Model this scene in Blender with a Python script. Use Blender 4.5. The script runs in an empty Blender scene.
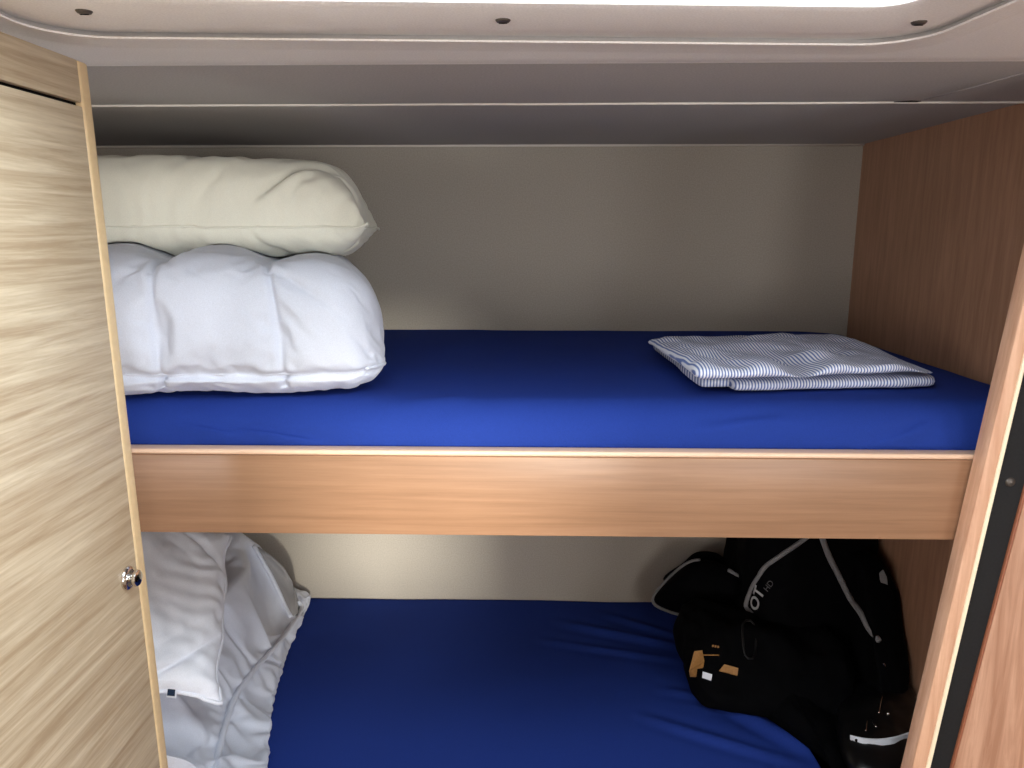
import bpy, bmesh, math, random
from mathutils import Vector, Matrix, noise
from mathutils.bvhtree import BVHTree

random.seed(4)
S = bpy.context.scene
C = S.collection

# ------------------------------------------------------------------ camera
FPX = 760.0
CAM = Vector((0.0, -0.96, 1.602))
PITCH, YAW = math.radians(11.45), math.radians(1.4)
cd = bpy.data.cameras.new('camera'); cam = bpy.data.objects.new('camera', cd); C.objects.link(cam)
cd.sensor_width = 36.0; cd.lens = FPX / 1024 * 36.0; cd.clip_start = 0.02
cam.location = CAM; cam.rotation_euler = (math.pi / 2 - PITCH, 0, YAW)
S.camera = cam
CR = cam.rotation_euler.to_matrix()

# ------------------------------------------------------------------ world, sun, daylight
w = bpy.data.worlds.new('sky'); S.world = w; w.use_nodes = True
w.node_tree.nodes['Background'].inputs[0].default_value = (0.72, 0.90, 1.0, 1)
w.node_tree.nodes['Background'].inputs[1].default_value = 3.0

def area(name, loc, direction, sx, sy, power, col, spread=180):
    l = bpy.data.lights.new(name, 'AREA'); l.shape = 'RECTANGLE'; l.size = sx; l.size_y = sy
    l.energy = power; l.color = col; l.spread = math.radians(spread)
    o = bpy.data.objects.new(name, l); C.objects.link(o); o.location = loc
    o.rotation_euler = Vector(direction).to_track_quat('-Z', 'Y').to_euler()
    return o
area('skylight_daylight', (-0.02, -0.53, 1.90), (0, 0, -1), 0.72, 0.46, 8.0, (0.86, 0.94, 1.0))
area('window_daylight', (0.65, -2.72, 1.28), (0, 1, 0), 0.36, 0.62, 12.0, (1.0, 0.95, 0.9))
area('side_window_daylight', (1.36, -1.75, 1.35), (-1, 0.15, 0), 0.8, 0.6, 20.0, (1.0, 0.97, 0.95))
area('left_fill_light', (-1.36, -2.05, 1.35), (1, 0.2, 0), 0.8, 0.6, 24.0, (1.0, 0.97, 0.96))  # added fill lamp, brightens the right end of the upper bunk
sl = bpy.data.lights.new('sun', 'SUN'); sl.energy = 4.6; sl.angle = math.radians(5); sl.color = (1.0, 0.97, 0.86)
so = bpy.data.objects.new('sun', sl); C.objects.link(so)
so.rotation_euler = Vector((-0.30, 1.0, -0.085)).to_track_quat('-Z', 'Y').to_euler()

vs = S.view_settings
vs.view_transform = 'Standard'; vs.look = 'None'; vs.gamma = 1.0; vs.use_curve_mapping = False
vs.exposure = 0.0

# ------------------------------------------------------------------ helpers
def ray(px, py):
    return (CR @ Vector(((px - 512) / FPX, (384 - py) / FPX, -1))).normalized()
def on_axis(px, py, ax, v):
    d = ray(px, py); t = (v - CAM[ax]) / d[ax]; return CAM + d * t
def on_x(px, py, v): return on_axis(px, py, 0, v)
def on_y(px, py, v): return on_axis(px, py, 1, v)
def on_z(px, py, v): return on_axis(px, py, 2, v)

def lin(r, g, b):
    f = lambda c: ((c / 255 + 0.055) / 1.055) ** 2.4 if c > 10 else c / 255 / 12.92
    return (f(r), f(g), f(b), 1)

def new_mat(name, rough=0.6, spec=0.4):
    m = bpy.data.materials.new(name); m.use_nodes = True
    b = m.node_tree.nodes['Principled BSDF']
    b.inputs['Roughness'].default_value = rough; b.inputs['Specular IOR Level'].default_value = spec
    return m, m.node_tree, b
def node(nt, t, **k):
    n = nt.nodes.new(t)
    for a, v in k.items(): setattr(n, a, v)
    return n
def coords(nt, scale, rot=(0, 0, 0)):
    tc = node(nt, 'ShaderNodeTexCoord'); mp = node(nt, 'ShaderNodeMapping')
    mp.inputs['Scale'].default_value = scale; mp.inputs['Rotation'].default_value = rot
    nt.links.new(tc.outputs['Object'], mp.inputs['Vector']); return mp.outputs['Vector']
def ramp(nt, fac, stops):
    r = node(nt, 'ShaderNodeValToRGB'); e = r.color_ramp.elements
    while len(e) < len(stops): e.new(0.5)
    for el, (p, c) in zip(e, stops): el.position = p; el.color = c
    nt.links.new(fac, r.inputs['Fac']); return r.outputs['Color']
def bump(nt, b, h, strength, dist=0.002):
    n = node(nt, 'ShaderNodeBump'); n.inputs['Strength'].default_value = strength; n.inputs['Distance'].default_value = dist
    nt.links.new(h, n.inputs['Height']); nt.links.new(n.outputs['Normal'], b.inputs['Normal'])

def plain(name, col, rough=0.6, spec=0.4, metal=0.0, fine=0.0, fscale=600):
    m, nt, b = new_mat(name, rough, spec)
    b.inputs['Base Color'].default_value = col; b.inputs['Metallic'].default_value = metal
    if fine:
        n = node(nt, 'ShaderNodeTexNoise'); n.inputs['Scale'].default_value = fscale; n.inputs['Detail'].default_value = 3
        nt.links.new(coords(nt, (1, 1, 1)), n.inputs['Vector'])
        d = tuple(c * (1 - fine) for c in col[:3]) + (1,); u = tuple(min(1, c * (1 + fine)) for c in col[:3]) + (1,)
        nt.links.new(ramp(nt, n.outputs['Fac'], [(0.3, d), (0.7, u)]), b.inputs['Base Color'])
        bump(nt, b, n.outputs['Fac'], 0.15, 0.001)
    return m

def wood(name, c0, c1, along='x', fine=60, stretch=16, rough=0.42, warp=0.35, blotch=0.25, spec=0.4):
    m, nt, b = new_mat(name, rough, spec)
    k = {'x': (1 / stretch, 1, 1), 'y': (1, 1 / stretch, 1), 'z': (1, 1, 1 / stretch)}[along]
    v = coords(nt, k)
    n1 = node(nt, 'ShaderNodeTexNoise'); n1.inputs['Scale'].default_value = fine; n1.inputs['Detail'].default_value = 6
    n1.inputs['Roughness'].default_value = 0.65; n1.inputs['Distortion'].default_value = warp
    nt.links.new(v, n1.inputs['Vector'])
    n2 = node(nt, 'ShaderNodeTexNoise'); n2.inputs['Scale'].default_value = 5; n2.inputs['Detail'].default_value = 2
    nt.links.new(v, n2.inputs['Vector'])
    mx = node(nt, 'ShaderNodeMath', operation='MULTIPLY_ADD'); mx.inputs[1].default_value = blotch
    nt.links.new(n2.outputs['Fac'], mx.inputs[0]); nt.links.new(n1.outputs['Fac'], mx.inputs[2])
    nt.links.new(ramp(nt, mx.outputs[0], [(0.36 + blotch / 2, c0), (0.66 + blotch / 2, c1)]), b.inputs['Base Color'])
    bump(nt, b, n1.outputs['Fac'], 0.12, 0.001)
    return m

def fabric(name, col, dark=0.12, scale=900, rough=0.85, sheen=0.2, low=3.0, spec=0.15):
    m, nt, b = new_mat(name, rough, spec)
    b.inputs['Sheen Weight'].default_value = sheen
    v = coords(nt, (1, 1, 1))
    n = node(nt, 'ShaderNodeTexNoise'); n.inputs['Scale'].default_value = scale; n.inputs['Detail'].default_value = 2
    nt.links.new(v, n.inputs['Vector'])
    d = tuple(c * (1 - dark) for c in col[:3]) + (1,)
    nt.links.new(ramp(nt, n.outputs['Fac'], [(0.3, d), (0.7, col)]), b.inputs['Base Color'])
    n2 = node(nt, 'ShaderNodeTexNoise'); n2.inputs['Scale'].default_value = 40; n2.inputs['Detail'].default_value = 4
    nt.links.new(v, n2.inputs['Vector'])
    ad = node(nt, 'ShaderNodeMath', operation='MULTIPLY_ADD'); ad.inputs[1].default_value = low
    nt.links.new(n2.outputs['Fac'], ad.inputs[0]); nt.links.new(n.outputs['Fac'], ad.inputs[2])
    bump(nt, b, ad.outputs[0], 0.18, 0.001)
    return m

def striped(name, rot):
    m, nt, b = new_mat(name, 0.85, 0.15)
    wv = node(nt, 'ShaderNodeTexWave', wave_type='BANDS', bands_direction='X')
    wv.inputs['Scale'].default_value = 72; wv.inputs['Distortion'].default_value = 0.6
    wv.inputs['Detail'].default_value = 1.0; wv.inputs['Detail Scale'].default_value = 0.6
    nt.links.new(coords(nt, (1, 1, 0.35), rot), wv.inputs['Vector'])
    nt.links.new(ramp(nt, wv.outputs['Color'], [(0.25, lin(104, 122, 172)), (0.65, lin(226, 228, 236))]), b.inputs['Base Color'])
    n2 = node(nt, 'ShaderNodeTexNoise'); n2.inputs['Scale'].default_value = 60; n2.inputs['Detail'].default_value = 3
    nt.links.new(coords(nt, (1, 1, 1)), n2.inputs['Vector']); bump(nt, b, n2.outputs['Fac'], 0.3, 0.003)
    return m

M = {
    'wallgrey': plain('grey_vinyl', lin(174, 166, 155), 0.7, 0.2, fine=0.10, fscale=350),
    'ceilgrey': plain('ceiling_vinyl', lin(184, 179, 177), 0.7, 0.2, fine=0.10, fscale=350),
    'ceillight': plain('ceiling_plastic', lin(238, 234, 232), 0.55, 0.3, fine=0.06, fscale=500),
    'trim': plain('pale_bead', lin(226, 220, 212), 0.5),
    'endwood': wood('end_wall_wood', lin(150, 110, 86), lin(172, 130, 104), 'z', 90, 12),
    'board': wood('maple_board', lin(144, 108, 82), lin(161, 123, 95), 'x', 110, 30, 0.36, 0.2, 0.3),
    'boardedge': plain('maple_edging', lin(232, 196, 168), 0.4),
    'door': wood('pale_oak', lin(172, 149, 120), lin(212, 195, 167), 'y', 100, 22, 0.45, 0.35, 0.2),
    'dooredge': plain('beech_lipping', lin(216, 188, 146), 0.4, fine=0.05, fscale=120),
    'post': wood('post_wood', lin(205, 156, 126), lin(228, 184, 154), 'z', 90, 18, 0.5, 0.3, 0.3),
    'panel': wood('panel_wood', lin(172, 126, 100), lin(208, 164, 138), 'z', 60, 16, 0.5, 0.8, 0.3),
    'cream': plain('cream_edging', lin(250, 236, 206), 0.4),
    'seal': plain('black_rubber', lin(26, 26, 28), 0.7, 0.3, fine=0.2, fscale=300),
    'redwood': plain('reddish_lipping', lin(150, 92, 66), 0.5),
    'floor': wood('floor_vinyl', lin(110, 84, 62), lin(140, 110, 84), 'y', 30, 10),
    'cabin': plain('cabin_wall', lin(196, 186, 172), 0.7, 0.2),
    'dark': plain('dark_gap', lin(14, 12, 11), 0.8, 0.1),
    'chrome': plain('chrome', lin(215, 212, 208), 0.12, 0.5, 1.0),
    'screw': plain('screw_grey', lin(92, 86, 82), 0.4, 0.5, 0.6),
    'blue': fabric('royal_blue_jersey', lin(36, 60, 142), 0.18, 1200, 0.9, 0.0, 1.0, 0.10),
    'cream_cotton': fabric('cream_cotton', lin(246, 245, 230), .08),
    'white_cotton': fabric('white_cotton', lin(240, 244, 255)),
    'quilt': fabric('white_microfibre', lin(216, 221, 235)),
    'greylining': fabric('grey_lining', lin(150, 148, 150)),
    'black': fabric('black_nylon', lin(5, 5, 7), 0.3, 800, 0.85, 0.0, 3.0, 0.06),
    'blackgloss': plain('black_plastic', lin(8, 8, 9), 0.38, 0.4),
    'piping': fabric('grey_piping', lin(128, 126, 128), 0.2),
    'print': plain('pale_print', lin(205, 205, 208), 0.6),
    'tan': plain('tan_leather', lin(160, 114, 60), 0.55, fine=0.15, fscale=200),
    'whiteplastic': plain('white_plastic', lin(225, 228, 236), 0.35),
    'navy': plain('navy_tag', lin(18, 40, 66), 0.7),
    'stripe': striped('striped_cotton', (0, 0, math.radians(14))),
    'stripe_b': striped('striped_cotton_turned', (0, 0, math.radians(-4))),
}
# thin window glass
gm = bpy.data.materials.new('window_glass'); gm.use_nodes = True; nt = gm.node_tree
for n in list(nt.nodes):
    if n.type != 'OUTPUT_MATERIAL': nt.nodes.remove(n)
tr = node(nt, 'ShaderNodeBsdfTransparent'); gl = node(nt, 'ShaderNodeBsdfGlossy'); gl.inputs['Roughness'].default_value = 0.02
mxs = node(nt, 'ShaderNodeMixShader'); mxs.inputs[0].default_value = 0.06
nt.links.new(tr.outputs[0], mxs.inputs[1]); nt.links.new(gl.outputs[0], mxs.inputs[2])
nt.links.new(mxs.outputs[0], [n for n in nt.nodes if n.type == 'OUTPUT_MATERIAL'][0].inputs['Surface'])
M['glass'] = gm

def tag(o, label=None, cat=None, group=None, kind=None):
    if label: o['label'] = label
    if cat: o['category'] = cat
    if group: o['group'] = group
    if kind: o['kind'] = kind
    return o
def thing(name, loc, label, cat):
    o = bpy.data.objects.new(name, None); C.objects.link(o); o.location = loc; o.empty_display_size = 0.05
    return tag(o, label, cat)
def wloc(o):
    v = Vector(o.location)
    while o.parent: o = o.parent; v += o.location
    return v
def mk(name, verts, faces, mat, parent=None, smooth=True, origin=None, angle=None):
    """one mesh object; verts are world coordinates"""
    vs_ = [Vector(v) for v in verts]
    if origin is None:
        lo = Vector([min(v[i] for v in vs_) for i in range(3)]); hi = Vector([max(v[i] for v in vs_) for i in range(3)])
        origin = Vector(((lo.x + hi.x) / 2, (lo.y + hi.y) / 2, lo.z))
    me = bpy.data.meshes.new(name); me.from_pydata([v - origin for v in vs_], [], faces); me.update()
    bm = bmesh.new(); bm.from_mesh(me); bmesh.ops.recalc_face_normals(bm, faces=bm.faces); bm.to_mesh(me); bm.free()
    me.materials.append(M[mat])
    if smooth:
        me.polygons.foreach_set('use_smooth', [True] * len(me.polygons))
        if angle: me.set_sharp_from_angle(angle=math.radians(angle))
    o = bpy.data.objects.new(name, me); C.objects.link(o)
    if parent:
        o.parent = parent; o.location = origin - wloc(parent)
    else:
        o.location = origin
    return o
def box(name, lo, hi, mat, parent=None, bev=0.0, seg=2):
    bm = bmesh.new(); bmesh.ops.create_cube(bm, size=1)
    for v in bm.verts:
        v.co = Vector([lo[i] + (v.co[i] + 0.5) * (hi[i] - lo[i]) for i in range(3)])
    if bev: bmesh.ops.bevel(bm, geom=list(bm.edges), offset=bev, segments=seg, profile=0.5, affect='EDGES')
    r = ([v.co.copy() for v in bm.verts], [[v.index for v in f.verts] for f in bm.faces])
    bm.verts.index_update(); r = ([v.co.copy() for v in bm.verts], [[v.index for v in f.verts] for f in bm.faces]); bm.free()
    return mk(name, r[0], r[1], mat, parent, smooth=bool(bev), angle=40)
def prism(name, poly, lo, hi, axis, mat, parent=None, bev=0.0):
    """polygon (2-D in the two other axes, in order) swept along axis"""
    oth = [i for i in range(3) if i != axis]; vv = []
    for h in (lo, hi):
        for p in poly:
            v = Vector((0, 0, 0)); v[axis] = h; v[oth[0]] = p[0]; v[oth[1]] = p[1]; vv.append(v)
    n = len(poly)
    ff = [list(range(n)), list(range(n, 2 * n))] + [[i, (i + 1) % n, n + (i + 1) % n, n + i] for i in range(n)]
    if bev:
        bm = bmesh.new(); bv = [bm.verts.new(v) for v in vv]
        for f in ff: bm.faces.new([bv[i] for i in f])
        bmesh.ops.bevel(bm, geom=list(bm.edges), offset=bev, segments=2, profile=0.5, affect='EDGES')
        bm.verts.index_update(); vv = [v.co.copy() for v in bm.verts]; ff = [[v.index for v in f.verts] for f in bm.faces]; bm.free()
    return mk(name, vv, ff, mat, parent, smooth=bool(bev), angle=40)
def catmull(pts, n, closed=False):
    P = [Vector(p) for p in pts]; out = []; m = len(P)
    segs = m if closed else m - 1
    for s in range(segs):
        if closed: a, b, c, d = P[(s - 1) % m], P[s], P[(s + 1) % m], P[(s + 2) % m]
        else: a, b, c, d = P[max(s - 1, 0)], P[s], P[s + 1], P[min(s + 2, m - 1)]
        for k in range(n):
            t = k / n
            out.append(0.5 * ((2 * b) + (c - a) * t + (2 * a - 5 * b + 4 * c - d) * t * t + (3 * b - a - 3 * c + d) * t ** 3))
    if not closed: out.append(P[-1].copy())
    return out
def tube_data(path, r, k=8, flat=1.0, up=Vector((0, 0, 1)), closed=False):
    P = [Vector(p) for p in path]; vv = []; ff = []; n = len(P)
    for i, p in enumerate(P):
        a = P[(i - 1) % n] if (i or closed) else p; b = P[(i + 1) % n] if (i < n - 1 or closed) else p
        t = (b - a).normalized(); u = up.cross(t)
        u = u.normalized() if u.length > 1e-5 else Vector((1, 0, 0)); q = t.cross(u).normalized()
        rr = r(i / max(1, n - 1)) if callable(r) else r
        for j in range(k):
            an = 2 * math.pi * j / k
            vv.append(p + u * math.cos(an) * rr + q * math.sin(an) * rr * flat)
    for i in range(n if closed else n - 1):
        i2 = (i + 1) % n
        for j in range(k):
            ff.append([i * k + j, i * k + (j + 1) % k, i2 * k + (j + 1) % k, i2 * k + j])
    if not closed: ff += [list(range(k)), list(range((n - 1) * k, n * k))]
    return vv, ff
def tube(name, path, r, mat, parent=None, **k):
    vv, ff = tube_data(path, r, **k); return mk(name, vv, ff, mat, parent)
def lathe(name, prof, base, axis, mat, parent=None, k=28):
    axis = Vector(axis).normalized(); u = axis.orthogonal().normalized(); q = axis.cross(u); vv = []; ff = []
    for r, h in prof:
        for j in range(k):
            an = 2 * math.pi * j / k
            vv.append(Vector(base) + axis * h + (u * math.cos(an) + q * math.sin(an)) * max(r, 1e-5))
    for i in range(len(prof) - 1):
        for j in range(k): ff.append([i * k + j, i * k + (j + 1) % k, (i + 1) * k + (j + 1) % k, (i + 1) * k + j])
    ff += [list(range(k)), list(range((len(prof) - 1) * k, len(prof) * k))]
    return mk(name, vv, ff, mat, parent, angle=50)

def roundbox(nx, ny, nz, lo, hi, r):
    """closed grid over a rounded box -> verts, faces, key(i,j,k)->index"""
    lo = Vector(lo); hi = Vector(hi); idx = {}; vv = []; ff = []; N = (nx, ny, nz)
    r = r if hasattr(r, '__len__') else (r, r, r)
    def vert(i, j, k):
        key = (i, j, k)
        if key not in idx:
            d = []; q = []
            for a, g in enumerate(key):
                L = hi[a] - lo[a]; p = L * g / N[a]; c = min(max(p, r[a]), L - r[a]); q.append(c); d.append((p - c) / r[a])
            d = Vector(d); l = d.length
            m_ = max(abs(c) for c in d)
            if l > 1e-9: d = d / l * m_ if m_ < 1 else d / l
            idx[key] = len(vv); vv.append(Vector([lo[a] + q[a] + d[a] * r[a] for a in range(3)]))
        return idx[key]
    for (a, b, c) in ((0, 1, 2), (1, 2, 0), (2, 0, 1)):
        for side in (0, N[c]):
            for i in range(N[a]):
                for j in range(N[b]):
                    f = []
                    for (di, dj) in ((0, 0), (1, 0), (1, 1), (0, 1)):
                        key = [0, 0, 0]; key[a] = i + di; key[b] = j + dj; key[c] = side; f.append(vert(*key))
                    ff.append(f if side else f[::-1])
    return vv, ff, idx

def inflate(vv, ff, pressure=2.0, grow=0.0, frames=20, pins=None, stiff=8.0, bend=0.3, gravity=0.0, mass=0.25, quality=5, seam=None, pull=0.06):
    """cloth under inner pressure -> the settled vertices"""
    me = bpy.data.meshes.new('cloth_tmp'); me.from_pydata([Vector(v) for v in vv], [], ff); me.update()
    bm = bmesh.new(); bm.from_mesh(me); bmesh.ops.recalc_face_normals(bm, faces=bm.faces); bm.to_mesh(me); bm.free()
    o = bpy.data.objects.new('cloth_tmp', me); C.objects.link(o)
    md = o.modifiers.new('cloth', 'CLOTH'); st = md.settings
    st.quality = quality; st.mass = mass
    st.tension_stiffness = st.compression_stiffness = stiff; st.shear_stiffness = stiff * 0.5; st.bending_stiffness = bend
    st.tension_damping = st.compression_damping = st.shear_damping = 12; st.bending_damping = 1; st.air_damping = 6
    st.use_pressure = True; st.uniform_pressure_force = pressure
    st.shrink_min = -grow
    st.effector_weights.gravity = gravity
    md.collision_settings.use_collision = False; md.collision_settings.use_self_collision = False
    if pins:
        g = o.vertex_groups.new(name='pin')
        for wgt in set(pins.values()): g.add([i for i, x in pins.items() if x == wgt], wgt, 'REPLACE')
        st.vertex_group_mass = 'pin'
    if seam:
        g2 = o.vertex_groups.new(name='seam'); g2.add(list(seam), 1.0, 'REPLACE')
        st.vertex_group_shrink = 'seam'; st.shrink_max = pull
    md.point_cache.frame_start = 1; md.point_cache.frame_end = frames
    for f in range(1, frames + 1): S.frame_set(f)
    ev = o.evaluated_get(bpy.context.evaluated_depsgraph_get())
    out = [v.co.copy() for v in ev.data.vertices]
    bpy.data.objects.remove(o); bpy.data.meshes.remove(me); S.frame_set(1)
    return out
def smooth_sub(o, n=1):
    md = o.modifiers.new('subdivision', 'SUBSURF'); md.levels = md.render_levels = n
def fbm(v, s, seed=0.0, oct=3):
    return noise.fractal(Vector(v) * s + Vector((seed, seed * 1.7, seed * .3)), 1.0, 2.0, oct)

# ================================================================== THE SETTING
YB = 0.75                                            # back wall of the bunks
XR = on_y(855, 240, YB).x                            # their right end wall
XL = -1.30
ZC = CAM.z + 0.180                                   # ceiling
ZU, ZL = 1.380, 0.720                                # tops of the two mattresses
XE, YE = 1.30, -2.60                                 # cabin side and rear walls
box('floor', (XL - .1, YE - .1, -.04), (XE + .1, YB + .05, 0), 'floor')['kind'] = 'structure'
box('wall_back', (XL - .05, YB, 0), (XE + .05, YB + .04, ZC + .1), 'wallgrey')['kind'] = 'structure'
box('wall_right_bunk', (XR, 0.004, 0), (XR + .03, YB, ZC), 'endwood')['kind'] = 'structure'

def wall_with_hole(name, axis, pos, thick, a0, a1, z0, z1, h, mat):
    """wall across axis with a rectangular opening h = (a0, a1, z0, z1)"""
    A = sorted([a0, h[0], h[1], a1]); Z = sorted([z0, h[2], h[3], z1]); vv = []; ff = []
    for t in (0, 1):
        for z in Z:
            for a in A:
                v = [0, 0, z]; v[axis] = pos + thick * t; v[1 - axis] = a; vv.append(v)
    for t in (0, 1):
        for i in range(3):
            for j in range(3):
                if i == 1 and j == 1: continue
                b = t * 16 + j * 4 + i; ff.append([b, b + 1, b + 5, b + 4])
    for a, b in ((5, 6), (6, 10), (10, 9), (9, 5), (0, 3), (3, 15), (15, 12), (12, 0)):
        ff.append([a, b, b + 16, a + 16])
    o = mk(name, vv, ff, mat, smooth=False); o['kind'] = 'structure'; return o
RW = (0.45, 0.85, 0.95, 1.645)
wall_with_hole('wall_rear', 1, YE - .05, .05, XL - .05, XE + .05, 0, ZC + .1, RW, 'cabin')
SW = (-2.15, -1.35, 1.05, 1.65)
wall_with_hole('wall_right', 0, XE, .05, YE, YB, 0, ZC + .1, SW, 'cabin')
def window(name, axis, pos, h):
    r = bpy.data.objects.new(name, None); C.objects.link(r); r['kind'] = 'structure'
    loc = [0, 0, h[2]]; loc[axis] = pos; loc[1 - axis] = (h[0] + h[1]) / 2; r.location = loc
    def bar(a0, a1, z0, z1, t, nm, mat):
        lo = [0, 0, z0]; hi = [0, 0, z1]; lo[axis] = pos - t; hi[axis] = pos + t; lo[1 - axis] = a0; hi[1 - axis] = a1
        box(nm, lo, hi, mat, r)
    e = .025
    bar(h[0], h[1], h[2], h[2] + e, .02, 'frame', 'ceillight'); bar(h[0], h[1], h[3] - e, h[3], .02, 'frame', 'ceillight')
    bar(h[0], h[0] + e, h[2] + e, h[3] - e, .02, 'frame', 'ceillight'); bar(h[1] - e, h[1], h[2] + e, h[3] - e, .02, 'frame', 'ceillight')
    bar(h[0] + e, h[1] - e, h[2] + e, h[3] - e, .003, 'pane', 'glass')
window('window_1', 1, YE - .025, RW)
window('window_2', 0, XE + .025, SW)
LW = (-2.45, -1.65, 1.05, 1.65)  # unseen opening, added to let fill light reach the bunks' right end
wall_with_hole('wall_left', 0, XL - .05, .05, YE, YB, 0, ZC + .1, LW, 'cabin')
window('added_window_3', 0, XL - .025, LW)  # added window around the left fill lamp

# ---- ceiling over the bunks: two grey panels with pale beads, the cabin ceiling with its lip and skylight hole
YJ = on_z(512, 103.5, ZC).y; YLIP = on_z(512, 64, ZC - .004).y
cp = bpy.data.objects.new('ceiling', None); C.objects.link(cp); cp['kind'] = 'structure'; cp.location = (0, YB, ZC)
box('panel', (XL, YJ + .0015, ZC), (XR + .03, YB, ZC + .012), 'ceilgrey', cp)
box('panel', (XL, YLIP - .02, ZC), (XE, YJ - .0015, ZC + .012), 'ceilgrey', cp)
tube('bead', [(XL, YB - .003, ZC - .001), (XR, YB - .003, ZC - .001)], .003, 'trim', cp, k=8)
tube('bead', [(XL + (XE - XL) * i / 40, YJ + .0012 * math.sin(i * 1.3), ZC - .0005) for i in range(41)], .0022, 'trim', cp, k=8)
p = on_z(908, 101, ZC)
mk('chipped_edge', [p + Vector((x * .018, y * .007, z)) for z in (-.001, .003) for x, y in ((-1, .6), (.1, -.7), (1, -.2), (.8, .6))],
   [[0, 1, 2, 3], [4, 5, 6, 7], [0, 1, 5, 4], [1, 2, 6, 5], [2, 3, 7, 6], [3, 0, 4, 7]], 'dark', cp, smooth=False)
# faint crease in the ceiling lining, running forward from the chipped edge
tube('lining_crease', [on_z(926, 99, ZC), on_z(975, 87, ZC), on_z(1024, 73, ZC), on_z(1090, 55, ZC)], .003, 'ceilgrey', cp, k=8, flat=.35)

_sl, _sr, _so = on_z(84, 11, ZC - .008).x, on_z(919, 22, ZC - .008).x, on_z(930, 4, ZC - .006).x
SK = dict(cx=(_sl + _sr) / 2, x=_so - (_sl + _sr) / 2, y0=-0.80, y1=on_z(560, 1.5, ZC - .006).y)   # skylight opening
SROT = math.radians(3.6)                              # the skylight sits slightly skewed in the ceiling
def rrect(cx, cy, hx, hy, r, n=10):
    out = []
    for sx, sy, a0 in ((1, 1, 0), (-1, 1, 90), (-1, -1, 180), (1, -1, 270)):
        for i in range(n + 1):
            a = math.radians(a0 + 90 * i / n)
            x, y = sx * (hx - r) + r * math.cos(a), sy * (hy - r) + r * math.sin(a)
            out.append((cx + x * math.cos(SROT) - y * math.sin(SROT), cy + x * math.sin(SROT) + y * math.cos(SROT)))
    return out
scy = (SK['y0'] + SK['y1']) / 2; shy = (SK['y1'] - SK['y0']) / 2
# cabin ceiling: a plate with a rounded hole, rounded lip at its back edge
out_r = []; lipx = (XL, XE)
hole = rrect(SK['cx'], scy, SK['x'] + .075, shy + .13, .05)
vv = [(x, y, ZC - .004) for x, y in hole]; ff = []; n = len(hole)
cxs, cys = SK['cx'], scy
def outer(x, y):
    dx, dy = x - cxs, y - cys; t = 1e9
    if dx > 1e-9: t = min(t, (XE - cxs) / dx)
    if dx < -1e-9: t = min(t, (XL - cxs) / dx)
    if dy > 1e-9: t = min(t, (YLIP - cys) / dy)
    if dy < -1e-9: t = min(t, (YE - cys) / dy)
    return (cxs + dx * t, cys + dy * t)
ring = [outer(x, y) for x, y in hole]
corn = [(XE, YLIP), (XL, YLIP), (XL, YE), (XE, YE)]
for c in corn:                                        # snap the nearest ring vertex to each corner
    k = min(range(n), key=lambda i: (ring[i][0] - c[0]) ** 2 + (ring[i][1] - c[1]) ** 2); ring[k] = c
vv += [(x, y, ZC - .004) for x, y in ring]
ff = [[i, (i + 1) % n, n + (i + 1) % n, n + i] for i in range(n)]
mk('cabin_lining', vv, ff, 'ceillight', cp, smooth=False)
lip = []
for i in range(61):
    x = XL + (XE - XL) * i / 60
    lip.append([(x, YLIP - .03, ZC - .004), (x, YLIP - .008, ZC - .0045), (x, YLIP - .002, ZC - .003), (x, YLIP + .0005, ZC + .001), (x, YLIP, ZC + .006)])
mk('lip', [q for s in lip for q in s], [[i * 5 + j, i * 5 + j + 1, i * 5 + j + 6, i * 5 + j + 5] for i in range(60) for j in range(4)], 'ceillight', cp)

sk = thing('skylight', (SK['cx'], scy, ZC - .012), 'pale grey moulded skylight surround with bright pane and ridged border, above the bunks', 'skylight')
def row(py, dz): return on_z(540, py, ZC - .004 + dz).y - SK['y1']
prof = [(0, .07), (0, .003), (.003, -.002), (.010, -.004), (row(28, -.004), -.004), (row(31, -.0035), -.0035), (row(34, .001), .001), (row(36, .003), .003), (row(38, -.0005), -.0005),
        (row(40, -.0045), -.0045), (row(42, -.0060), -.0060), (row(44, -.0050), -.0050), (row(46, -.002), -.002), (row(48, -.0012), -.0012), (row(54, -.001), -.0008)]
prof[-1] = (prof[-1][0], .0005)
vv = []; ff = []
for off, z in prof:
    vv += [(x, y, ZC - .004 + z) for x, y in rrect(SK['cx'], scy, SK['x'] + off * .62, shy + off, .030 + off * .25, 12)]
n = len(rrect(0, 0, 1, 1, .1, 12))
for i in range(len(prof) - 1):
    ff += [[i * n + j, i * n + (j + 1) % n, (i + 1) * n + (j + 1) % n, (i + 1) * n + j] for j in range(n)]
mk('surround', vv, ff, 'ceillight', sk, angle=35)
gv = [(x, y, ZC + z) for z in (.055, .060) for x, y in rrect(SK['cx'], scy, SK['x'] + .005, shy + .005, .04, 6)]
n = len(gv) // 2
mk('pane', gv, [list(range(n)), list(range(n, 2 * n))] + [[i, (i + 1) % n, n + (i + 1) % n, n + i] for i in range(n)], 'glass', sk, smooth=False)
for px, py in ((84, 11), (503, 20), (919, 22)):
    q = on_z(px, py, ZC - .008)
    s = lathe('screw', [(.0001, .0022), (.003, .0024), (.0052, .0018), (.0064, .0004), (.0068, -.003), (.0001, -.003)], q, (0, 0, -1), 'screw', sk, 18)
    box('screw_slot', (q.x - .0035, q.y - .0008, q.z - .0028), (q.x + .0035, q.y + .0008, q.z - .0020), 'dark', s)

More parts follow.
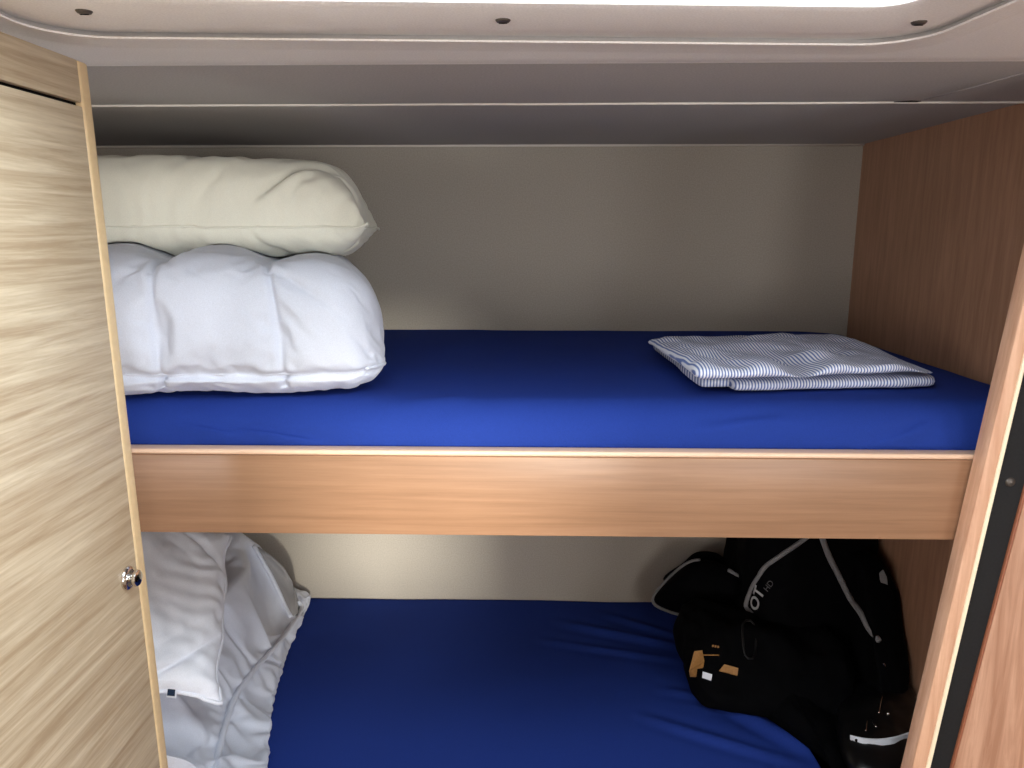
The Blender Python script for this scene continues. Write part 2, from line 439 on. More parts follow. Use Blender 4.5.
# ================================================================== BUNKS
zt = on_y(512, 451.5, -.022).z; zb = on_y(512, 536, -.022).z
ub = thing('upper_bunk', ((XL + XR) / 2, .3, zb), 'upper bunk base with a smooth maple front board and pale top edging', 'bunk')
box('front_board', (XL + .002, -.022, zb), (XR - .002, 0.0, zt - .007), 'board', ub, .002)
box('top_edging', (XL + .002, -.0225, zt - .007), (XR - .002, 0.001, zt), 'boardedge', ub, .003, 3)
box('base_panel', (XL + .002, .001, zb + .03), (XR - .002, YB - .002, zb + .045), 'board', ub)
lb = thing('lower_bunk', ((XL + XR) / 2, .3, 0), 'lower bunk base under the navy mattress, mostly below the picture', 'bunk')
box('front_board', (XL + .002, -.022, .02), (XR - .002, 0.0, ZL - .07), 'board', lb, .002)
box('base_panel', (XL + .002, .001, ZL - .14), (XR - .002, YB - .002, ZL - .125), 'board', lb)

def mattress(name, zt, zb, label, creases, seed, lumps=.002):
    x0, x1, y0, y1 = XL + .01, XR - .004, .004, YB - .003
    vv, ff, idx = roundbox(300, 90, 22, (x0, y0, zb), (x1 + .035, y1 + .04, zt), (.05, .045, .04))
    out = []
    for v in vv:
        v = v.copy()
        top = max(0, min(1, (v.z - zb) / (zt - zb)))
        e = min(1, (x1 - v.x) / .12, (v.x - x0) / .12, max(0, (v.y - y0)) / .10 + .2)
        v.z += top * (lumps * fbm(v, 4, seed) - .010 * (1 - max(0, e)) ** 2)
        if v.y < .1 and top > .2: v.y -= 0
        for (a, b, wd, hh) in creases:
            ab = b - a; t = max(0, min(1, (v - a).dot(ab) / ab.length_squared)); d = (v - (a + ab * t))
            dist = d.length; f = math.sin(math.pi * min(1, max(0.02, t))) ** .6
            s = dist / wd
            if s < 3: v += Vector((0, -.4 if v.y < .06 else 0, 1)) * hh * f * (math.exp(-s * s * 2) - .45 * math.exp(-(s - 1.3) ** 2 * 3))
        v.x = min(v.x, x1); v.y = min(v.y, y1 - .0008 * math.sin(v.x * 9))
        out.append(v)
    o = mk(name, out, ff, 'blue'); tag(o, label, 'mattress'); return o
def cr(p, q, wd, h, z):
    f = lambda t: on_z(t[0], t[1], z) if len(t) == 2 else on_y(t[0], t[1], t[2])
    return (f(p), f(q), wd, h)
mattress('mattress', ZU, zb + .046, 'mattress in a royal blue fitted sheet on the upper bunk',
         [cr((880, 449, .006), (930, 425, .012), .010, .0090, 0), (cr((860, 449, .006), (905, 436, .010), .008, .0065, 0)), cr((225, 430, .006), (330, 446, .006), .008, .0085, 0),
          cr((180, 428, .006), (270, 444, .006), .009, .0070, 0), cr((360, 425, .02), (470, 400, .05), .02, .002, 0), cr((690, 434, .006), (790, 420, .01), .012, .004, 0)], 3.1)
mattress('mattress', ZL, ZL - .124, 'mattress in a navy blue sheet on the lower bunk, under the black bag',
         [cr((560, 622), (690, 648), .018, .007, ZL), cr((540, 640), (690, 662), .014, .004, ZL), cr((600, 612), (690, 640), .016, .005, ZL),
          cr((700, 690), (830, 760), .02, .008, ZL), cr((640, 716), (800, 764), .015, .005, ZL), cr((660, 690), (740, 700), .014, .004, ZL)], 7.7)

# ================================================================== LEFT DOOR AND RIGHT POST
XD = on_y(133, 450, -.165).x; YF = -.165
dzt = on_x(87, 61, XD).z; dzg = on_x(82, 103, XD).z
dr = bpy.data.objects.new('door_1', None); C.objects.link(dr); dr.location = (XD - .009, -.5, .02)
tag(dr, 'pale oak door with horizontal streaky grain, dark top groove and small chrome knob', None, None, 'structure')
box('panel', (XD - .018, -.64, .02), (XD, YF - .017, dzg - .002), 'door', dr, .0012)
box('top_panel', (XD - .018, -.64, dzg + .002), (XD, YF - .017, dzt), 'door', dr, .0012)
box('groove', (XD - .017, -.639, dzg - .003), (XD - .006, YF - .018, dzg + .003), 'dark', dr)
box('edge_lipping', (XD - .0185, YF - .017, .02), (XD + .0008, YF, dzt), 'dooredge', dr, .003, 3)
kp = on_x(127, 578, XD)
kb = lathe('knob', [(.0045, 0), (.0045, .005), (.006, .0062), (.0085, .008), (.0092, .0105), (.0085, .0125), (.005, .0138), (.0001, .014)], kp, (1, 0, 0), 'chrome', dr)
lathe('rose', [(.0128, -.001), (.0132, .001), (.0125, .003), (.0095, .0042), (.009, .0032), (.0045, .003)], kp, (1, 0, 0), 'chrome', kb)

dr.rotation_euler = (0, math.radians(-.7), 0); dr.location.x += .0150   # hangs a touch out of plumb
# right: leaning post with cream edging, black seal, outer panel (all lines measured on the plane y = YP)
YP = -.050
def line(a, b, yp=None):
    yp = YP if yp is None else yp
    A, B = on_y(*a, yp), on_y(*b, yp); k = (B.x - A.x) / (B.z - A.z)
    return lambda z: A.x + k * (z - A.z)
l_post = line((1024, 240), (900, 768), YP + .026); l_cream = line((1013, 400), (926, 768)); l_seal = line((1017, 400), (930, 768)); l_out = line((1050, 400), (953, 768))
def lean(name, la, lb, y0, y1, z0, z1, mat, parent, bev=0, da=0, db=0):
    return prism(name, [(la(z0) + da, z0), (lb(z0) + db, z0), (lb(z1) + db, z1), (la(z1) + da, z1)], y0, y1, 1, mat, parent, bev)
zc_ = ZC - .006
ps = thing('bunk_post', (l_post(0) + .02, YP, .0), 'leaning wooden post with a cream edging strip at the end of the bunks', 'post')
lean('upright', l_post, l_cream, YP, YP + .026, .002, zc_, 'post', ps, .0015)
lean('edging', l_cream, l_seal, YP - .0012, YP + .026, .002, zc_, 'cream', ps, .0008)
wr = thing('cupboard', (l_out(0) + .2, YP, .0), 'reddish brown wooden cupboard front with black rubber seal, cut by the right picture edge', 'cupboard')
lean('seal', l_seal, l_out, YP + .006, YP + .026, .002, zc_, 'seal', wr, 0, .0005, -.0005)
lean('lipping', l_out, l_out, YP + .003, YP + .026, .002, zc_, 'redwood', wr, .001, 0, .0035)
b0, b1 = l_out(.002) + .0035, l_out(zc_) + .0035
prism('panel', [(b0, .002), (XE - .004, .002), (XE - .004, zc_), (b1, zc_)], YP + .003, YP + .026, 1, 'panel', wr)
q = on_y(1010, 482, YP + .006)
lathe('stud', [(.0001, .003), (.004, .0025), (.006, .001), (.0062, -.001)], q, (0, -1, 0), 'screw', wr, 16)

# ================================================================== UPPER BEDDING
# folded quilt: rounded block with stitched seams that hold while the cloth between them puffs up
q_r = on_z(386, 372, ZU); q_f = on_z(250, 397, ZU)
QX1, QX0 = on_y(384, 365, .07).x + .012, -0.86
QY0, QY1 = q_f.y - .032, .54
QZ0, QZ1 = ZU + .003, on_y(270, 256, QY0 + .06).z - .004
NX, NY, NZ = 110, 56, 34
vv, ff, idx = roundbox(NX, NY, NZ, (QX0, QY0, QZ0), (QX1, QY1, QZ1), (.060, .060, .05))
def q_seam(px): return on_y(px, 320, QY0).x
seams_x = [q_seam(155), q_seam(276), q_seam(155) - (q_seam(276) - q_seam(155)) * 1.02]
ix = [round((x - QX0) / (QX1 - QX0) * NX) for x in seams_x]
kz = 6
def shape(v):
    v = v.copy()
    tx = max(0, (v.x - (QX1 - .24)) / .24); tz = (v.z - QZ0) / (QZ1 - QZ0)
    v.z -= .006 * tx * tx * tz                                   # sinks towards its right end
    ty = (v.y - QY0) / (QY1 - QY0)
    v.y += .035 * tx ** 3 * (1 - ty)                              # and its front corner turns away
    v.x -= .032 * tz ** 2 * max(0, tx)                           # end leans inwards at the top
    v.y += (v.x - QX1 + .12) * .06 * (1 - ty); v.x -= .13 * ty                         # front edge runs a little nearer on the left
    if abs(tz - kz / NZ) < .02 and ty < .5: v.y += .010          # stitched lower edge lies deeper
    return v
vv = [shape(v) for v in vv]
pins = {}; seam = set()
for key, i in idx.items():
    a, b, c = key
    if c == 0 and 6 < b < NY - 6 and a < NX - 4: pins[i] = 1.0
    elif c == kz and (b == 0 or a == NX): pins[i] = 1.0; seam.add(i)
    elif a in ix and (c == NZ or b in (0, NY)):
        pins[i] = 1.0; seam.add(i)
        if b == 0: vv[i].y += .010 + (.005 if c < kz else 0)
        if c == NZ: vv[i].z -= .009
qv = inflate(vv, ff, 1.8, .04, 26, pins, 6, .05, seam=seam, pull=.02)
fl = []
for v in qv:
    v = v.copy(); zp = QZ0 + (QZ1 - QZ0) * kz / NZ
    if v.y < QY0 + .14:                                          # small puckers along the stitched lower edge
        v.y += .0045 * math.exp(-abs(v.z - zp) / .028) * fbm((v.x * 42 + v.z * 26, v.z * 9, 1.5), 1.0, 2.0, 2)
    v.z = max(v.z, QZ0 - .001); fl.append(v)
qo = mk('folded_quilt', fl, ff, 'quilt'); smooth_sub(qo)
tag(qo, 'puffy white quilt folded into a block on the upper bunk, under the cream pillow', 'quilt')
inv = {i: k for k, i in idx.items()}
def stitch(keys, r, name, parent, mat='quilt'):
    tube(name, catmull([fl[idx[k]] for k in keys], 2), r, mat, parent, k=6)
stitch([(a, 0, kz) for a in range(3, NX - 1)] + [(NX, b, kz) for b in range(2, NY - 6)], .0022, 'piping', qo)

# cream pillow lying on the quilt
def pillow_mesh(L, W, nx, ny, bulge=.01, round_=.06):
    vv = []; ff = []; top = {}; bot = {}; edge = []
    for s in (1, -1):
        for i in range(nx + 1):
            for j in range(ny + 1):
                u, v = i / nx * 2 - 1, j / ny * 2 - 1
                on = i in (0, nx) or j in (0, ny)
                if s == -1 and on: bot[i, j] = top[i, j]; continue
                x = u * L / 2 * (1 - round_ * (1 - v * v) * .0 - .03 * (1 - v * v) * abs(u)); y = v * W / 2 * (1 - .03 * (1 - u * u) * abs(v))
                z = s * bulge * (1 - u ** 4) * (1 - v ** 4)
                (top if s == 1 else bot)[i, j] = len(vv); vv.append(Vector((x, y, z)))
    for i in range(nx):
        for j in range(ny):
            ff.append([top[i, j], top[i + 1, j], top[i + 1, j + 1], top[i, j + 1]])
            ff.append([bot[i, j + 1], bot[i + 1, j + 1], bot[i + 1, j], bot[i, j]])
    edge = [top[i, 0] for i in range(nx)] + [top[nx, j] for j in range(ny)] + [top[i, ny] for i in range(nx, 0, -1)] + [top[0, j] for j in range(ny, 0, -1)]
    return vv, ff, edge, top
def full(v, e, zm): return Vector((v.x, v.y, math.copysign(zm * (min(1, abs(v.z) / zm)) ** e, v.z)))
def pucker(v, L, W, a=.12, seed=0.0):
    dx, dy = L / 2 - abs(v.x), W / 2 - abs(v.y)
    n_ = fbm(v, 7, seed, 2)
    k = a * (math.sin(v.x / .0065 + 7 * n_) * math.exp(-max(0, dy) / .07) * .8 + math.sin(v.y / .0060 + 8 * n_) * math.exp(-max(0, dx) / .10)) * (.5 + .8 * abs(fbm(v, 11, seed + 3, 2)))
    return Vector((v.x, v.y, v.z * (1 + k)))
L, W = .66, .50
pv, pf, pe, ptop = pillow_mesh(L, W, 84, 62)
pv2 = inflate(pv, pf, 3.4, .05, 26, None, 5, .04, seam=pe, pull=.05)
pv2 = [pucker(full(v, .74, zm_), L, W, .07, 1.0) for zm_ in [max(p_.z for p_ in pv2)] for v in pv2]
zmx = max(v.z for v in pv2)
corner = on_y(371, 228, .20)                              # its right front corner
ZP0 = QZ1 - .006
tgt_h = (on_y(200, 156, .30).z - ZP0)
sc = tgt_h / (2 * zmx) * 1.12
def place_up(v):
    x = corner.x - .005 + (v.x - max(p_.x for p_ in (pv2[i] for i in pe)))
    y = corner.y + .0 + (v.y + W / 2 * .93) 
    z = ZP0 + tgt_h * .30 + (v.z / zmx) * tgt_h * (.70 if v.z > 0 else .36)
    ang = math.radians(9); X = x - corner.x; Y = y - corner.y
    x = corner.x + X * math.cos(ang) - Y * math.sin(ang); y = corner.y + X * math.sin(ang) + Y * math.cos(ang)
    if z < ZP0: z = ZP0 + (z - ZP0) * .15
    z = min(z, ZC - .012) if z > ZC - .02 else z
    return Vector((x, y, z))
pm = [place_up(v) for v in pv2]
bq = BVHTree.FromPolygons([tuple(v) for v in fl], ff)
def rest(v):
    h = bq.ray_cast(Vector((v.x, v.y, ZC + .2)), Vector((0, 0, -1)))
    return Vector((v.x, v.y, max(v.z, h[0].z + .003))) if h[0] else v
pm = [rest(v) for v in pm]
po = mk('pillow', pm, pf, 'cream_cotton'); smooth_sub(po)
tag(po, 'cream cotton pillow lying on top of the folded quilt', 'pillow')
tube('seam', [pm[i] for i in pe], .0022, 'cream_cotton', po, k=6, closed=True)

# folded striped sheet: soft layers, each folded slab a little askew
def slab(name, quad, z0, z1, seed, mat, parent, amp=.004, nx=54, ny=30, lift=None, r=.5):
    A, B, Cc, D = [Vector(q_) for q_ in quad]; h = z1 - z0
    vv, ff, idx = roundbox(nx, ny, 6, (0, 0, 0), (1, 1, 1), (.035, .05, r))
    out = []
    for v in vv:
        u, t, s = v
        p = (A * (1 - u) + B * u) * (1 - t) + (D * (1 - u) + Cc * u) * t
        wob = .006 * fbm((u * 3, t * 3, seed), 1.0, seed)
        x = p.x + wob * (1 if t in (0, 1) else .6); y = p.y + .006 * fbm((u * 4, t * 2, seed + 9), 1.0, seed)
        e = min(u, 1 - u, t, 1 - t)
        z = z0 + h * s + s * amp * fbm((p.x * 14 + p.y * 8, p.y * 20, seed), 1.0, seed) * min(1, e * 8 + .25)
        if lift: z += lift(u, t) * s
        out.append(Vector((x, y, z)))
    o = mk(name, out, ff, mat, parent); smooth_sub(o); return o
zq = ZU + .0015
def P(px, py, z=zq): return on_z(px, py, z)
sh = thing('folded_sheet', P(790, 375), 'neatly folded blue and white pinstriped sheet on the upper bunk', 'bedsheet')
slab('bottom_fold', [P(733, 393), P(938, 389), P(846, 350), P(668, 354)], zq, zq + .019, 2.2, 'stripe_b', sh, .004)
slab('left_fold', [P(700, 391), P(800, 388), P(790, 352), P(652, 351)], zq + .002, zq + .018, 5.2, 'stripe', sh, .002, 34)
slab('middle_fold', [P(724, 392), P(915, 384), P(846, 350), P(660, 350)], zq + .018, zq + .028, 3.6, 'stripe', sh, .006)
zt2 = zq + .027
slab('top_fold', [P(697, 381, zt2), P(936, 372, zt2), P(838, 339, zt2), P(647, 344, zt2)], zt2 - .001, zt2 + .012, 4.4, 'stripe_b', sh, .011,
     lift=lambda u, t: (.006 * math.sin(u * 11 + t * 3) + .005 * math.sin(u * 23 + 1)) * (1 - t) ** 2 - .006 * max(0, u - .8) * 5 * (1 - t))
slab('turned_corner', [P(737, 392), P(800, 379), P(790, 371), P(700, 384)], zq + .018, zq + .026, 8.4, 'stripe', sh, .002, 24, 12)

# ================================================================== LOWER BEDDING
NXS = 70
edge_px = [(300, 598), (309, 603), (303, 618), (291, 645), (281, 675), (273, 705), (268, 735), (265, 770), (262, 800), (260, 845)]
pipe_px = [(296, 600), (301, 609), (291, 626), (277, 645), (256, 668), (238, 692), (226, 722), (214, 770), (206, 800), (196, 845)]
hpipe = [.045, .03, .045, .055, .06, .06, .055, .05, .05, .045]
cont = [on_z(px, py, ZL + .004) for px, py in edge_px]
pipe = [on_z(px, py, ZL + h) for (px, py), h in zip(pipe_px, hpipe)]
cont_s, pipe_s = catmull(cont, 10), catmull(pipe, 10)
K = len(cont_s); secs = []
for i in range(K):
    a, b = cont_s[i], pipe_s[i]; f = i / (K - 1)
    rise = .155 * (1 - f) ** 1.5 + .05
    d = Vector((-1, .0 - .35 * (1 - f) ** 2, 0)).normalized()
    mid = a * .45 + b * .55; mid.z = ZL + max(.03, (b.z - ZL) * .85) + .006
    bul = a + Vector((.006, 0, .018))
    pts = [a, bul, mid, b, b + d * .035 + Vector((0, 0, rise * .38)), b + d * .10 + Vector((0, 0, rise * .8)), b + d * .20 + Vector((0, 0, rise)), b + d * .34 + Vector((0, 0, rise * .95))]
    c = catmull(pts, 6); e = c[-1].copy(); e.z = ZL + .004; c.append(e)
    c = [Vector((v.x, max(.012 + .0004 * k_, min(v.y, YB - .012)), v.z)) for k_, v in enumerate(c)]
    secs.append(c)
m = len(secs[0]); vv = [v for s in secs for v in s]
ff = [[i * m + j, i * m + (j + 1) % m, (i + 1) * m + (j + 1) % m, (i + 1) * m + j] for i in range(K - 1) for j in range(m)]
ff += [list(range(m)), list(range((K - 1) * m, K * m))]
pins = {}
for i in range(K):
    for j in range(m):
        if j in (0, 18, m - 1, m - 2): pins[i * m + j] = 1.0
        elif i in (0,): pins[i * m + j] = 1.0
lv = inflate(vv, ff, 1.3, .19, 26, pins, 6, .03)
lv = [Vector((v.x, max(.006, min(v.y, YB - .004)), max(v.z, ZL + .001))) for v in lv]
lq = mk('rumpled_quilt', lv, ff, 'quilt'); smooth_sub(lq)
tag(lq, 'rumpled white quilt with piped edge heaped at the left end of the lower bunk', 'quilt')
tube('piping', [lv[i * m + 18] + Vector((.002, -.002, .003)) for i in range(3, K)], .0055, 'quilt', lq, k=8, flat=.6)

# grey lining that shows where the quilt's far corner is turned back
bvq = BVHTree.FromPolygons([tuple(v) for v in lv], ff)
def hit(bv, px, py, lift=.003):
    d = ray(px, py); h = bv.ray_cast(CAM, d)
    return None if h[0] is None else h[0] - d * lift
la = [(254, 546), (262, 560), (271, 576), (279, 592), (285, 606), (291, 617)]; lc = [(259, 547), (273, 557), (284, 568), (292, 582), (297, 598), (299, 612)]
vv = []; cols = 6
for (ax_, ay_), (bx_, by_) in zip(la, lc):
    for k_ in range(cols):
        t = k_ / (cols - 1); h = hit(bvq, ax_ * (1 - t) + bx_ * t, ay_ * (1 - t) + by_ * t, .004)
        vv.append(h or on_y(ax_ * (1 - t) + bx_ * t, ay_ * (1 - t) + by_ * t, .60))
nl = len(la) * cols; vv += [v + Vector((0, .004, -.003)) for v in vv]
fq = [[i * cols + j, i * cols + j + 1, (i + 1) * cols + j + 1, (i + 1) * cols + j] for i in range(len(la) - 1) for j in range(cols - 1)]
rim = [i for i in range(cols)] + [i * cols + cols - 1 for i in range(1, len(la))] + [(len(la) - 1) * cols + j for j in range(cols - 2, -1, -1)] + [i * cols for i in range(len(la) - 2, 0, -1)]
ff_ = fq + [[x + nl for x in f] for f in fq] + [[rim[i], rim[(i + 1) % len(rim)], rim[(i + 1) % len(rim)] + nl, rim[i] + nl] for i in range(len(rim))]
mk('grey_lining', vv, ff_, 'greylining', lq)
tube('piping', catmull([vv[i * cols] for i in range(len(la))], 4), .005, 'quilt', lq, k=6)
# white pillow standing against the pile
C0 = on_y(222, 702, .10); C1 = on_y(232, 530, .42); C2 = on_y(160, 690, .07)
vdir = (C1 - C0).normalized(); udir = (C0 - C2); udir = (udir - vdir * udir.dot(vdir)).normalized(); ndir = udir.cross(vdir).normalized()
Lp, Wp = .52, .38
pv, pf, pe, ptop = pillow_mesh(Lp, Wp, 76, 58)
pv3 = inflate(pv, pf, 3.2, .05, 26, None, 5, .04, seam=pe, pull=.05)
pv3 = [pucker(full(v, .7, zm_), Lp, Wp, .09, 4.0) for zm_ in [max(p_.z for p_ in pv3)] for v in pv3]
cx_ = max(pv3[i].x for i in pe); cy_ = min(pv3[i].y for i in pe)
pm = [C0 + udir * (v.x - cx_) + vdir * (v.y - cy_) + ndir * (v.z * (.85 if v.z > 0 else .35) - .005) for v in pv3]
lpw = mk('pillow', pm, pf, 'white_cotton'); smooth_sub(lpw)
tag(lpw, 'white pillow with small navy tag leaning over the rumpled quilt on the lower bunk', 'pillow')
tube('piping', [pm[i] for i in pe], .0035, 'white_cotton', lpw, k=6, closed=True)
ti = min(range(len(pe)), key=lambda i: (pm[pe[i]] - on_y(170, 690, .075)).length); tp = pm[pe[ti]]
def patch(name, o, u, v, n, mat, parent, th=.0015):
    vv = [o + u * a + v * b + n * c for c in (0, th) for a, b in ((0, 0), (1, 0), (1, 1), (0, 1))]
    return mk(name, vv, [[0, 1, 2, 3], [4, 5, 6, 7], [0, 1, 5, 4], [1, 2, 6, 5], [2, 3, 7, 6], [3, 0, 4, 7]], mat, parent, smooth=False)
tg = patch('care_tag', tp - vdir * .012 + ndir * .002, udir * .014, vdir * .014, ndir, 'whiteplastic', lpw)
patch('tag_print', tp - vdir * .010 + ndir * .0035, udir * .011, vdir * .011, ndir, 'navy', tg, .0008)

# ================================================================== BLACK BAG
bag = thing('black_bag', on_z(800, 640, ZL), 'large black bag with grey piping and pale lettering on the lower bunk', 'bag')
def puff(name, loop, depth, mat, parent, n=14, sub=6, dirn=None, seed=1.0, wr=.004, back=.5):
    """soft cushion on a closed 3-D loop: swells by depth along dirn (towards the viewer side) and back by depth*back"""
    Lp_ = catmull(loop, sub, closed=True); cen = sum(Lp_, Vector()) / len(Lp_); N_ = len(Lp_); vv = []; ff = []
    nn = Vector(dirn).normalized()
    for side in (1, -back):
        for r in range(n + (1 if side == 1 else 0)):
            t = r / n if side == 1 else (r + 1) / n
            t = min(t, .985)
            h = depth * side * (1 - (1 - t) ** 2.4) ** .5 if t > 0 else 0
            for k_, p_ in enumerate(Lp_):
                q_ = p_ * (1 - t) + cen * t + nn * h
                q_ = q_ + nn * wr * fbm(q_, 22, seed) * min(1, t * 4)
                q_.z = max(q_.z, ZL + .008); vv.append(q_)
    for r in range(n):
        ff += [[r * N_ + j, r * N_ + (j + 1) % N_, (r + 1) * N_ + (j + 1) % N_, (r + 1) * N_ + j] for j in range(N_)]
    off = (n + 1) * N_
    for r in range(n):
        a = 0 if r == 0 else off + (r - 1) * N_; b = off + r * N_
        ff += [[a + j, b + j, b + (j + 1) % N_, a + (j + 1) % N_] for j in range(N_)]
    ff += [list(range(n * N_, (n + 1) * N_)), list(range(off + (n - 1) * N_, off + n * N_))]
    return mk(name, vv, ff, mat, parent), Lp_, vv, ff
# body: a tall soft block
bx0, bx1 = on_y(742, 600, .42).x, on_y(938, 600, .46).x
vv, ff, idx = roundbox(34, 30, 34, (bx0, .36, ZL + .005), (min(bx1, XR - .02), .72, ZL + .34), (.09, .09, .07))
out = []
for v in vv:
    s = (v.z - ZL) / .34
    v = v.copy(); v.y += .10 * s * (1 - (v.y - .36) / .36); v.x += .05 * s * (bx1 - v.x) / (bx1 - bx0)
    v += Vector((fbm(v, 9, 1), fbm(v, 9, 5), 0)) * .010; v.z = max(v.z, ZL + .008); out.append(v)
body = mk('body', out, ff, 'black', bag); smooth_sub(body)
bvb = BVHTree.FromPolygons([tuple(v) for v in out], ff)
# left lobe
lobe_px = [(653, 600), (664, 583), (684, 565), (700, 560), (720, 563), (742, 576), (756, 596), (752, 618), (724, 622), (694, 616), (668, 610)]
lobe, lloop, lvv, lff = puff('side_pouch', [on_y(px, py, .62 - .0006 * (px - 653)) for px, py in lobe_px], .055, 'black', bag, dirn=(-.2, -1, .35), seed=2.0)
hump, _, _, _ = puff('top_flap', [on_y(px, py, .66) for px, py in [(664, 582), (684, 562), (697, 552), (716, 553), (731, 563), (748, 552), (770, 544), (790, 536), (790, 590), (720, 600)]], .03, 'black', bag, dirn=(0, -1, .1), seed=3.0)
bvl = BVHTree.FromPolygons([tuple(v) for v in lvv], lff)
def surf_line(bv, pts, fallback_y, lift=.003):
    r = []
    for px, py in pts:
        h = hit(bv, px, py, lift); r.append(h if h else on_y(px, py, fallback_y))
    return catmull(r, 5)
tube('piping', [p_ + Vector((0, -.003, 0)) for p_ in lloop[:19]], .0048, 'piping', bag, k=6)
tube('piping', [p_ + Vector((0, -.003, 0)) for p_ in (lloop[-24:] + lloop[:1])], .0048, 'piping', bag, k=6)
tube('piping', surf_line(bvl, [(728, 570), (740, 577), (751, 583)], .56), .0045, 'piping', bag, k=6)
tube('piping', surf_line(bvb, [(752, 614), (746, 606), (750, 592), (758, 577), (766, 566), (780, 556), (806, 538), (816, 528)], .5), lambda t: .0045, 'piping', bag, k=6)
vv, ff, idx = roundbox(20, 20, 20, (on_y(866, 620, .34).x, .22, ZL + .006), (XR - .008, .56, ZL + .27), (.06, .07, .08))
ep = [v + Vector((fbm(v, 14, 2), fbm(v, 14, 6), 0)) * .012 for v in vv]
ep = [Vector((min(v.x, XR - .004), v.y + .17 * (v.z - ZL) / .27 * (1 - (v.y - .22) / .36), max(v.z, ZL + .008))) for v in ep]
smooth_sub(mk('end_pocket', ep, ff, 'black', bag))
bve = BVHTree.FromPolygons([tuple(v) for v in ep], ff)
def near_hit(px, py, lift=.004):
    c_ = [h_ for h_ in (hit(bvb, px, py, lift), hit(bve, px, py, lift)) if h_]
    return min(c_, key=lambda h_: (h_ - CAM).length) if c_ else on_y(px, py, .45)
tube('piping', catmull([near_hit(px, py) for px, py in [(820, 532), (829, 556), (840, 578), (850, 598), (860, 612), (868, 627), (879, 641)]], 5), .0058, 'piping', bag, k=6)
# front pocket with buckle
x0, x1 = on_y(688, 650, .36).x, on_y(858, 650, .33).x
vv, ff, idx = roundbox(40, 22, 14, (x0, .22, ZL + .002), (x1, .52, ZL + .135), (.05, .07, .05))
out2 = []
for v in vv:
    v = v.copy(); s = (v.z - ZL) / .135; t = (v.x - x0) / (x1 - x0)
    v.y += .09 * s * (1 - (v.y - .22) / .30) + .07 * (1 - t) * (1 - (v.y - .22) / .30); v += Vector((fbm(v, 14, 8), fbm(v, 14, 3), 0)) * .012; v.z = max(ZL + .008, v.z + s * .022 * fbm(v, 13, 2)); out2.append(v)
pocket = mk('front_pocket', out2, ff, 'black', bag); smooth_sub(pocket)
bvp = BVHTree.FromPolygons([tuple(v) for v in out2], ff)
b_ = [hit(bvp, px, py, .004) or on_y(px, py, .33) for px, py in ((743, 624), (754, 624), (755, 655), (745, 655))]
tube('buckle', catmull(b_, 3, closed=True), .0022, 'blackgloss', bag, k=6, closed=True)
# lettering on the body
def lettering(txt, size, px, py, rot, mat, bv, bold=0.0):
    c = bpy.data.curves.new('lettering', 'FONT'); c.body = txt; c.size = size; c.align_x = 'CENTER'; c.align_y = 'CENTER'; c.extrude = .0004; c.offset = bold
    o = bpy.data.objects.new('tmp', c); C.objects.link(o)
    me = bpy.data.meshes.new_from_object(o.evaluated_get(bpy.context.evaluated_depsgraph_get())); bpy.data.objects.remove(o)
    d = ray(px, py); h = bv.ray_cast(CAM, d); pos, nrm = (h[0], h[1]) if h[0] else (on_y(px, py, .45), Vector((0, -1, 0)))
    if nrm.dot(d) > 0: nrm = -nrm
    X = CR @ Vector((math.cos(rot), math.sin(rot), 0)); X = (X - nrm * X.dot(nrm)).normalized(); Y = nrm.cross(X)
    mt = Matrix((X, Y, nrm)).transposed()
    vv = [pos + nrm * .003 + mt @ v.co for v in me.vertices]; ff = [list(p_.vertices) for p_ in me.polygons]
    # drape the letters onto the surface
    vv2 = []
    for v in vv:
        hh = bv.ray_cast(v + nrm * .05, -nrm); vv2.append(hh[0] + nrm * .0015 + nrm * 0 if hh[0] else v)
    mk('lettering', vv2, ff, mat, bag, smooth=False)
lettering('OT', .034, 757, 599, math.radians(48), 'print', bvb, .0008)
lettering('HD', .016, 769, 586, math.radians(48), 'piping', bvb)
# tan pull tabs, wire and small white label on the pocket
def on_pocket(px, py, lift=.003): return hit(bvp, px, py, lift) or on_z(px, py, ZL + .01)
def strip(name, pts, th, mat, parent):
    """thin plate on a closed px outline laid on the pocket"""
    c = [on_pocket(px, py) for px, py in pts]; n_ = len(c); up = Vector((0, -.6, .8))
    vv = c + [p_ + up * th for p_ in c]
    return mk(name, vv, [list(range(n_)), list(range(n_, 2 * n_))] + [[i, (i + 1) % n_, n_ + (i + 1) % n_, n_ + i] for i in range(n_)], mat, parent, smooth=False)
strip('pull_tab', [(694, 652), (702, 651), (704, 662), (703, 668), (697, 669), (696, 677), (690, 677), (689, 671)], .004, 'tan', bag)
strip('pull_tab', [(724, 665), (738, 669), (737, 676), (719, 671)], .004, 'tan', bag)
tube('tab_wire', [on_pocket(703, 655, .004), on_pocket(712, 655, .004), on_pocket(719, 655, .004)], .0012, 'tan', bag, k=6)
strip('white_label', [(702.5, 672), (712, 675), (711, 681), (702, 678)], .003, 'whiteplastic', bag)
for k_ in range(3):
    strip('brand_mark', [(712 + 2.6 * k_, 645 + .5 * k_), (713.8 + 2.6 * k_, 645 + .5 * k_), (713.8 + 2.6 * k_, 647 + .5 * k_), (712 + 2.6 * k_, 647 + .5 * k_)], .001, 'tan', bag)
h = near_hit(883, 578, .005)
mk('zip_pull', [h + Vector((a * .009, -c * .003, b * .017)) for c in (0, 1) for a, b in ((-.9, .6), (-.2, 1), (.6, .2), (1, -.8), (-.3, -1))],
   [[0, 1, 2, 3, 4], [5, 6, 7, 8, 9]] + [[i, (i + 1) % 5, 5 + (i + 1) % 5, 5 + i] for i in range(5)], 'piping', bag, smooth=False)

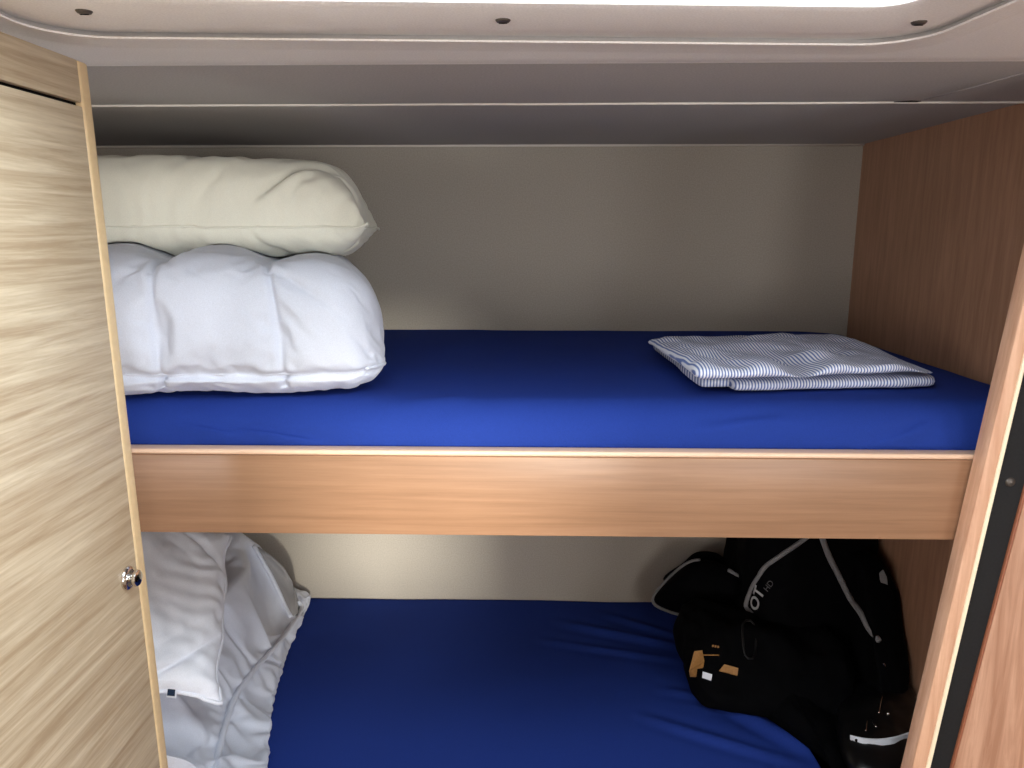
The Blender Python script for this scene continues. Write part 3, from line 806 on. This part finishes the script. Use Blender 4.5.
# limp front flap of the bag lying on the mattress
fl_px = [(688, 680), (720, 692), (760, 714), (800, 742), (832, 770), (840, 800), (856, 800), (850, 740), (842, 700), (838, 660), (760, 650), (700, 660)]
puff('front_flap', [on_z(px, py, ZL + .007) for px, py in fl_px], .045, 'black', bag, dirn=(0, 0, 1), seed=6.0, wr=.014, back=.02)

# small shiny pouch of the bag with a white curved band
PZ = ZL + .045
lp_px = [(838, 700), (862, 676), (890, 670), (915, 690), (918, 735), (900, 770), (860, 772), (840, 745)]
pbo, _, pvv, pff = puff('end_pouch', [on_z(px, py + 6, PZ) for px, py in lp_px], .034, 'blackgloss', bag, dirn=(0, -.3, 1), seed=9.0, wr=.004, back=.6)
bvo = BVHTree.FromPolygons([tuple(v) for v in pvv], pff)
bp = surf_line(bvo, [(850, 738), (862, 741), (878, 742), (894, 740), (910, 735)], .1, .003)
vv = []; n_ = len(bp)
for i, p_ in enumerate(bp):
    for a, b in ((0, -.0055), (.003, -.0045), (.003, .0045), (0, .0055)):
        vv.append(p_ + CR @ Vector((0, b, a)))
band = mk('white_band', vv, [[i * 4 + j, i * 4 + (j + 1) % 4, i * 4 + 4 + (j + 1) % 4, i * 4 + 4 + j] for i in range(n_ - 1) for j in range(4)] + [[0, 1, 2, 3], [n_ * 4 - 4, n_ * 4 - 3, n_ * 4 - 2, n_ * 4 - 1]], 'whiteplastic', pbo, smooth=False)
e = bp[3]
mk('band_hole', [e + CR @ Vector((.003 * math.cos(a) * 1.2, .0026 * math.sin(a), z_)) for z_ in (.0015, .0036) for a in [k_ * math.pi / 4 for k_ in range(8)]],
   [list(range(8)), list(range(8, 16))] + [[i, (i + 1) % 8, 8 + (i + 1) % 8, 8 + i] for i in range(8)], 'dark', pbo, smooth=False)
for pts in ([(884, 664), (889, 676), (890, 688)], [(884, 690), (881, 700), (879, 713)], [(867, 720), (866, 731)], [(871, 720), (876, 727)]):
    tube('chrome_wire', surf_line(bvo, pts, .15, .003), .0014, 'chrome', pbo, k=6)
q = hit(bvo, 888, 714, .002) or on_z(888, 714, PZ + .04)
lathe('rivet', [(.0001, .003), (.002, .0026), (.003, .001), (.0032, -.001)], q, (0, -.5, .8), 'chrome', pbo, 14)
